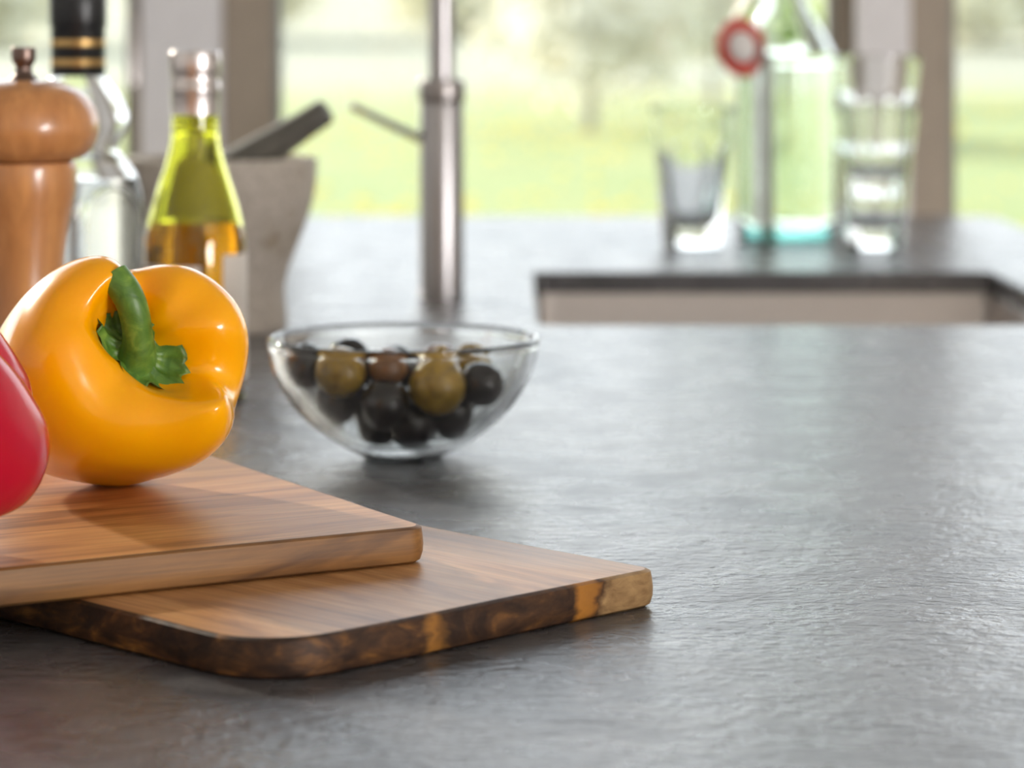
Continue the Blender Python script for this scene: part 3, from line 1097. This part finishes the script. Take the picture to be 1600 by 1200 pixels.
lq = [(0, 1.69)] + [tuple(p) for p in catmull([(4.3, 1.69), (4.67, 2.2), (4.67, 16.0), (4.64, 17.9), (4.52, 18.6)], 5)] + [(0, 18.6)]
obj('water', lathe(new(), [(r * cm, z * cm) for r, z in lq], 64), M['water'], sb)
M['rubber'] = plain('red_rubber', (0.62, 0.055, 0.035), 0.5)
M['ceramic'] = plain('white_ceramic', (0.80, 0.76, 0.74), 0.25)
M['wire'] = plain('steel_wire', (0.45, 0.45, 0.45), 0.35, 1.0)
bm = new()
for s_ in (-1, 1):
    tube(bm, catmull([(-0.010, s_ * 0.0165, 0.285), (-0.030, s_ * 0.017, 0.262), (-0.048, s_ * 0.014, 0.225), (-0.054, s_ * 0.004, 0.200)], 5), 0.0011, 8)
tube(bm, [(0.0168 * math.cos(2 * PI * k / 24), 0.0168 * math.sin(2 * PI * k / 24), 0.287) for k in range(25)], 0.0011, 8, False)
obj('wire_bail', bm, M['wire'], sb)
stp = new()
lathe(stp, [(r * cm, z * cm) for r, z in ([(0, -0.9), (0.9, -0.9)] + [tuple(p) for p in catmull([(1.05, -0.7), (1.15, 0.0), (1.05, 0.7), (0.8, 1.1)], 4)] + [(0, 1.2)])], 32)
sp = obj('stopper', stp, M['ceramic'], sb)
sp.location = (-0.0465, -0.030, 0.193)
sp.rotation_euler = (R(82), R(-12), 0)
sp.scale = (1.30, 1.55, 1.3)
ring = new()
lathe(ring, [(1.0 * cm, 0.05 * cm)] + [((1.5 + 0.45 * math.cos(t)) * cm, 0.45 * math.sin(t) * cm) for t in [(-2.6 + 5.2 * k / 12) for k in range(13)]] + [(1.0 * cm, 0.06 * cm)], 40)
rr_ = obj('rubber_ring', ring, M['rubber'], sp)
rr_['label'] = 'red rubber sealing ring'

# ------------------------------------------------------------------ faceted tumblers
def tumbler_mesh(wedge=0.0):
    bm = new()
    H = 0.137
    n = 9
    seg = 9 * 12

    def fac(a, z, r):
        th = (a % (2 * PI / n)) - PI / n
        k = math.cos(PI / n) / math.cos(th)
        edge = 0.100 - 0.010 * (abs(th) / (PI / n)) ** 2 * 0
        m = max(0, min(1, (edge - z) / 0.006))
        return (1 - m) + m * (k * 1.005)
    outp = [(0, 0.002), (0.024, 0.0), (0.0275, 0.001), (0.029, 0.004)]
    for k in range(1, 30):
        z = 0.004 + (0.1355 - 0.004) * k / 29
        outp.append((0.029 + 0.0125 * (z / H) ** 1.15, z))
    outp += [(0.0412, 0.1368), (0.0404, 0.1370)]
    lathe_pts = outp[:]
    inn = [(0.0396, 0.1366)]
    for k in range(0, 20):
        z = 0.135 - (0.135 - 0.030) * k / 19
        inn.append((0.0263 + 0.0128 * (z / H) ** 1.15 - wedge * max(0, 1 - z / 0.104), z))
    inn += [(0.0265 - wedge * 0.8, 0.025), (0.021 - wedge * 0.8, 0.021), (0.010, 0.0195), (0, 0.019)]
    lathe(bm, lathe_pts, seg, fac)
    # keep facets crisp: a separate inner surface welded at the rim
    lathe(bm, [lathe_pts[-1]] + inn, seg)
    bmesh.ops.remove_doubles(bm, verts=bm.verts, dist=1e-6)
    return bm


YG = 2.74
tum = obj('drinking_glass', tumbler_mesh(0.013), M['glass'], None, True, ((1082 - 800) / F * YG, YG, TOP), (0, 0, 0.25))
for p in tum.data.polygons:
    p.use_smooth = True
tag(tum, 'faceted glass tumbler standing alone left of the water bottle', 'glass', 'faceted tumblers')
YG2 = 2.72
t2 = obj('drinking_glass', tumbler_mesh(), M['glass'])
t2.location = ((1366 - 800) / F * YG2, YG2, TOP)
t2.rotation_euler = (0, 0, 0.1)
tag(t2, 'lower faceted tumbler of the nested pair right of the bottle', 'glass', 'faceted tumblers')
t3 = copy_tree(t2)
t3.location = ((1366 - 800) / F * YG2 + 0.0008, YG2, TOP + 0.049)
t3.rotation_euler = (0, 0.012, 0.1)
tag(t3, 'upper faceted tumbler stuck inside another right of the bottle', 'glass', 'faceted tumblers')

# ------------------------------------------------------------------ outside: terrace, meadow, blossoming trees
def meadow_mat():
    t = NT('meadow_grass')
    v = t.coord()
    a = t.noise(v, 0.55, 4, 0.6)
    b = t.noise(v, 6.0, 3, 0.6)
    base = t.ramp(a, [(0.3, (0.130, 0.176, 0.038)), (0.5, (0.166, 0.196, 0.046)), (0.7, (0.204, 0.206, 0.052))])
    base = t.mix(0.6, base, t.ramp(b, [(0.3, (0.75,) * 3), (0.7, (1.15,) * 3)]), 'MULTIPLY')
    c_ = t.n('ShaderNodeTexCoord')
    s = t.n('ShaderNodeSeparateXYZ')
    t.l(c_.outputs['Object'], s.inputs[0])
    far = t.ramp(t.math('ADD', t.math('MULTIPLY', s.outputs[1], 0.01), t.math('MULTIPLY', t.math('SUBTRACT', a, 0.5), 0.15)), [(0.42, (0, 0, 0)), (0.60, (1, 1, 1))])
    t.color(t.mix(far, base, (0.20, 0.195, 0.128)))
    t.set(Roughness=0.9)
    return t.m


bm = new()
nx, ny = 24, 40
ys = [3.6 + (220 - 3.6) * (k / ny) ** 2 for k in range(ny + 1)]
gr = [[bm.verts.new((-90 + 180 * i / nx, y, -0.06 + 5.5 * max(0, min(1, (y - 62) / 150)) ** 1.2 + 0.10 * noise.noise(Vector((i * 0.7, y * 0.05, 0))) * min(1, (y - 3.6) / 8))) for i in range(nx + 1)] for y in ys]
for j in range(ny):
    for i in range(nx):
        bm.faces.new((gr[j][i], gr[j][i + 1], gr[j + 1][i + 1], gr[j + 1][i]))
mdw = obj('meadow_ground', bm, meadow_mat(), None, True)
mdw['kind'] = 'structure'

bm = new()
for k in range(2600):
    y = 10 + 40 * random.random() ** 1.2
    x = random.uniform(-0.35, 0.35) * y
    if math.hypot(x - 2.9, y - 27) < 1.2:
        continue
    dens = noise.noise(Vector((x * 0.25, y * 0.18, 3)))
    if dens < -0.05 and random.random() < 0.75:
        continue
    s_ = random.uniform(0.03, 0.055)
    z = random.uniform(0.04, 0.16)
    q = [bm.verts.new((x + s_ * math.cos(a), y + s_ * math.sin(a), z + 0.01 * (1 if i % 2 else 0))) for i, a in enumerate([2 * PI * i / 6 for i in range(6)])]
    tp = bm.verts.new((x, y, z + s_ * 0.8))
    for i in range(6):
        bm.faces.new((q[i], q[(i + 1) % 6], tp))
M['dandelion'] = plain('dandelion_yellow', (0.50, 0.36, 0.02), 0.8)
dn = obj('dandelions', bm, M['dandelion'], None, False)
tag(dn, 'yellow dandelions dotted through the green meadow outside', 'flowers', kind='stuff')

M['bark'] = plain('tree_bark', (0.36, 0.32, 0.27), 0.9, var=0.25, scale=8)


M['blossom'] = leafy('white_blossom', (0.68, 0.65, 0.54), 0.10, 2)
M['leaf'] = leafy('spring_leaf', (0.34, 0.42, 0.12), 0.2, 2)
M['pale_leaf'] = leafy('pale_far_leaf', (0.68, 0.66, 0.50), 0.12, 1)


def tree(x, y, h, w, low, mat, n, leaf, label, seed):
    rnd = random.Random(seed)
    root = thing('fruit_tree', label, 'tree', (x, y, -0.02 + 5.5 * max(0, (y - 62) / 150) ** 1.2), 0, 'trees beyond the meadow')
    bm = new()
    tube(bm, [(0, 0, -0.1), (0.03, 0, low * 0.6 + 0.2), (0.06, 0.02, h * 0.45), (0.0, 0, h * 0.8)], [w * 0.030, w * 0.026, w * 0.018, w * 0.006], 10)
    obj('trunk', bm, M['bark'], root)
    bm = new()
    clumps = []
    for k in range(9):
        a = rnd.uniform(0, 2 * PI)
        zz = low + (h - low) * rnd.uniform(0.1, 0.85)
        rad = w * 0.5 * rnd.uniform(0.45, 1.0)
        e = Vector((rad * math.cos(a), rad * math.sin(a), zz))
        clumps.append(e)
        st = Vector((0.04, 0, max(low * 0.5, zz - 0.5 * rad - 0.2)))
        tube(bm, [st, (st + e) / 2 + Vector((0, 0, 0.1 * w)), e], [w * 0.02, w * 0.013, w * 0.005], 6)
    obj('branches', bm, M['bark'], root)
    bm = new()
    for k in range(n):
        if rnd.random() < 0.65:
            cc = rnd.choice(clumps)
            p = cc + Vector((rnd.gauss(0, 1), rnd.gauss(0, 1), rnd.gauss(0, 0.8))) * w * 0.13
        else:
            a = rnd.uniform(0, 2 * PI); rr = w * 0.5 * math.sqrt(rnd.random())
            p = Vector((rr * math.cos(a), rr * math.sin(a), low + (h - low) * rnd.random()))
        s = leaf * rnd.uniform(0.6, 1.4)
        u = Vector((rnd.gauss(0, 1), rnd.gauss(0, 1), rnd.gauss(0, 1))).normalized()
        v = u.orthogonal().normalized()
        q = [p + u * s, p + v * s * 0.6, p - u * s, p - v * s * 0.6]
        bm.faces.new([bm.verts.new(t) for t in q])
    cr = obj('crown', bm, mat, root, False)
    cr['kind'] = 'stuff'
    return root


tree(0.85, 31.0, 2.4, 2.6, 0.75, M['blossom'], 2600, 0.10, 'white-blossomed tree in the meadow straight behind the tap and bottle', 1)
tree(2.9, 41.0, 2.7, 2.6, 0.7, M['blossom'], 2600, 0.11, 'white-blossomed tree half hidden behind the water bottle', 2)
tree(2.9, 27.0, 1.3, 1.2, 0.30, M['leaf'], 1800, 0.09, 'low green bush in the meadow behind the water bottle', 3)
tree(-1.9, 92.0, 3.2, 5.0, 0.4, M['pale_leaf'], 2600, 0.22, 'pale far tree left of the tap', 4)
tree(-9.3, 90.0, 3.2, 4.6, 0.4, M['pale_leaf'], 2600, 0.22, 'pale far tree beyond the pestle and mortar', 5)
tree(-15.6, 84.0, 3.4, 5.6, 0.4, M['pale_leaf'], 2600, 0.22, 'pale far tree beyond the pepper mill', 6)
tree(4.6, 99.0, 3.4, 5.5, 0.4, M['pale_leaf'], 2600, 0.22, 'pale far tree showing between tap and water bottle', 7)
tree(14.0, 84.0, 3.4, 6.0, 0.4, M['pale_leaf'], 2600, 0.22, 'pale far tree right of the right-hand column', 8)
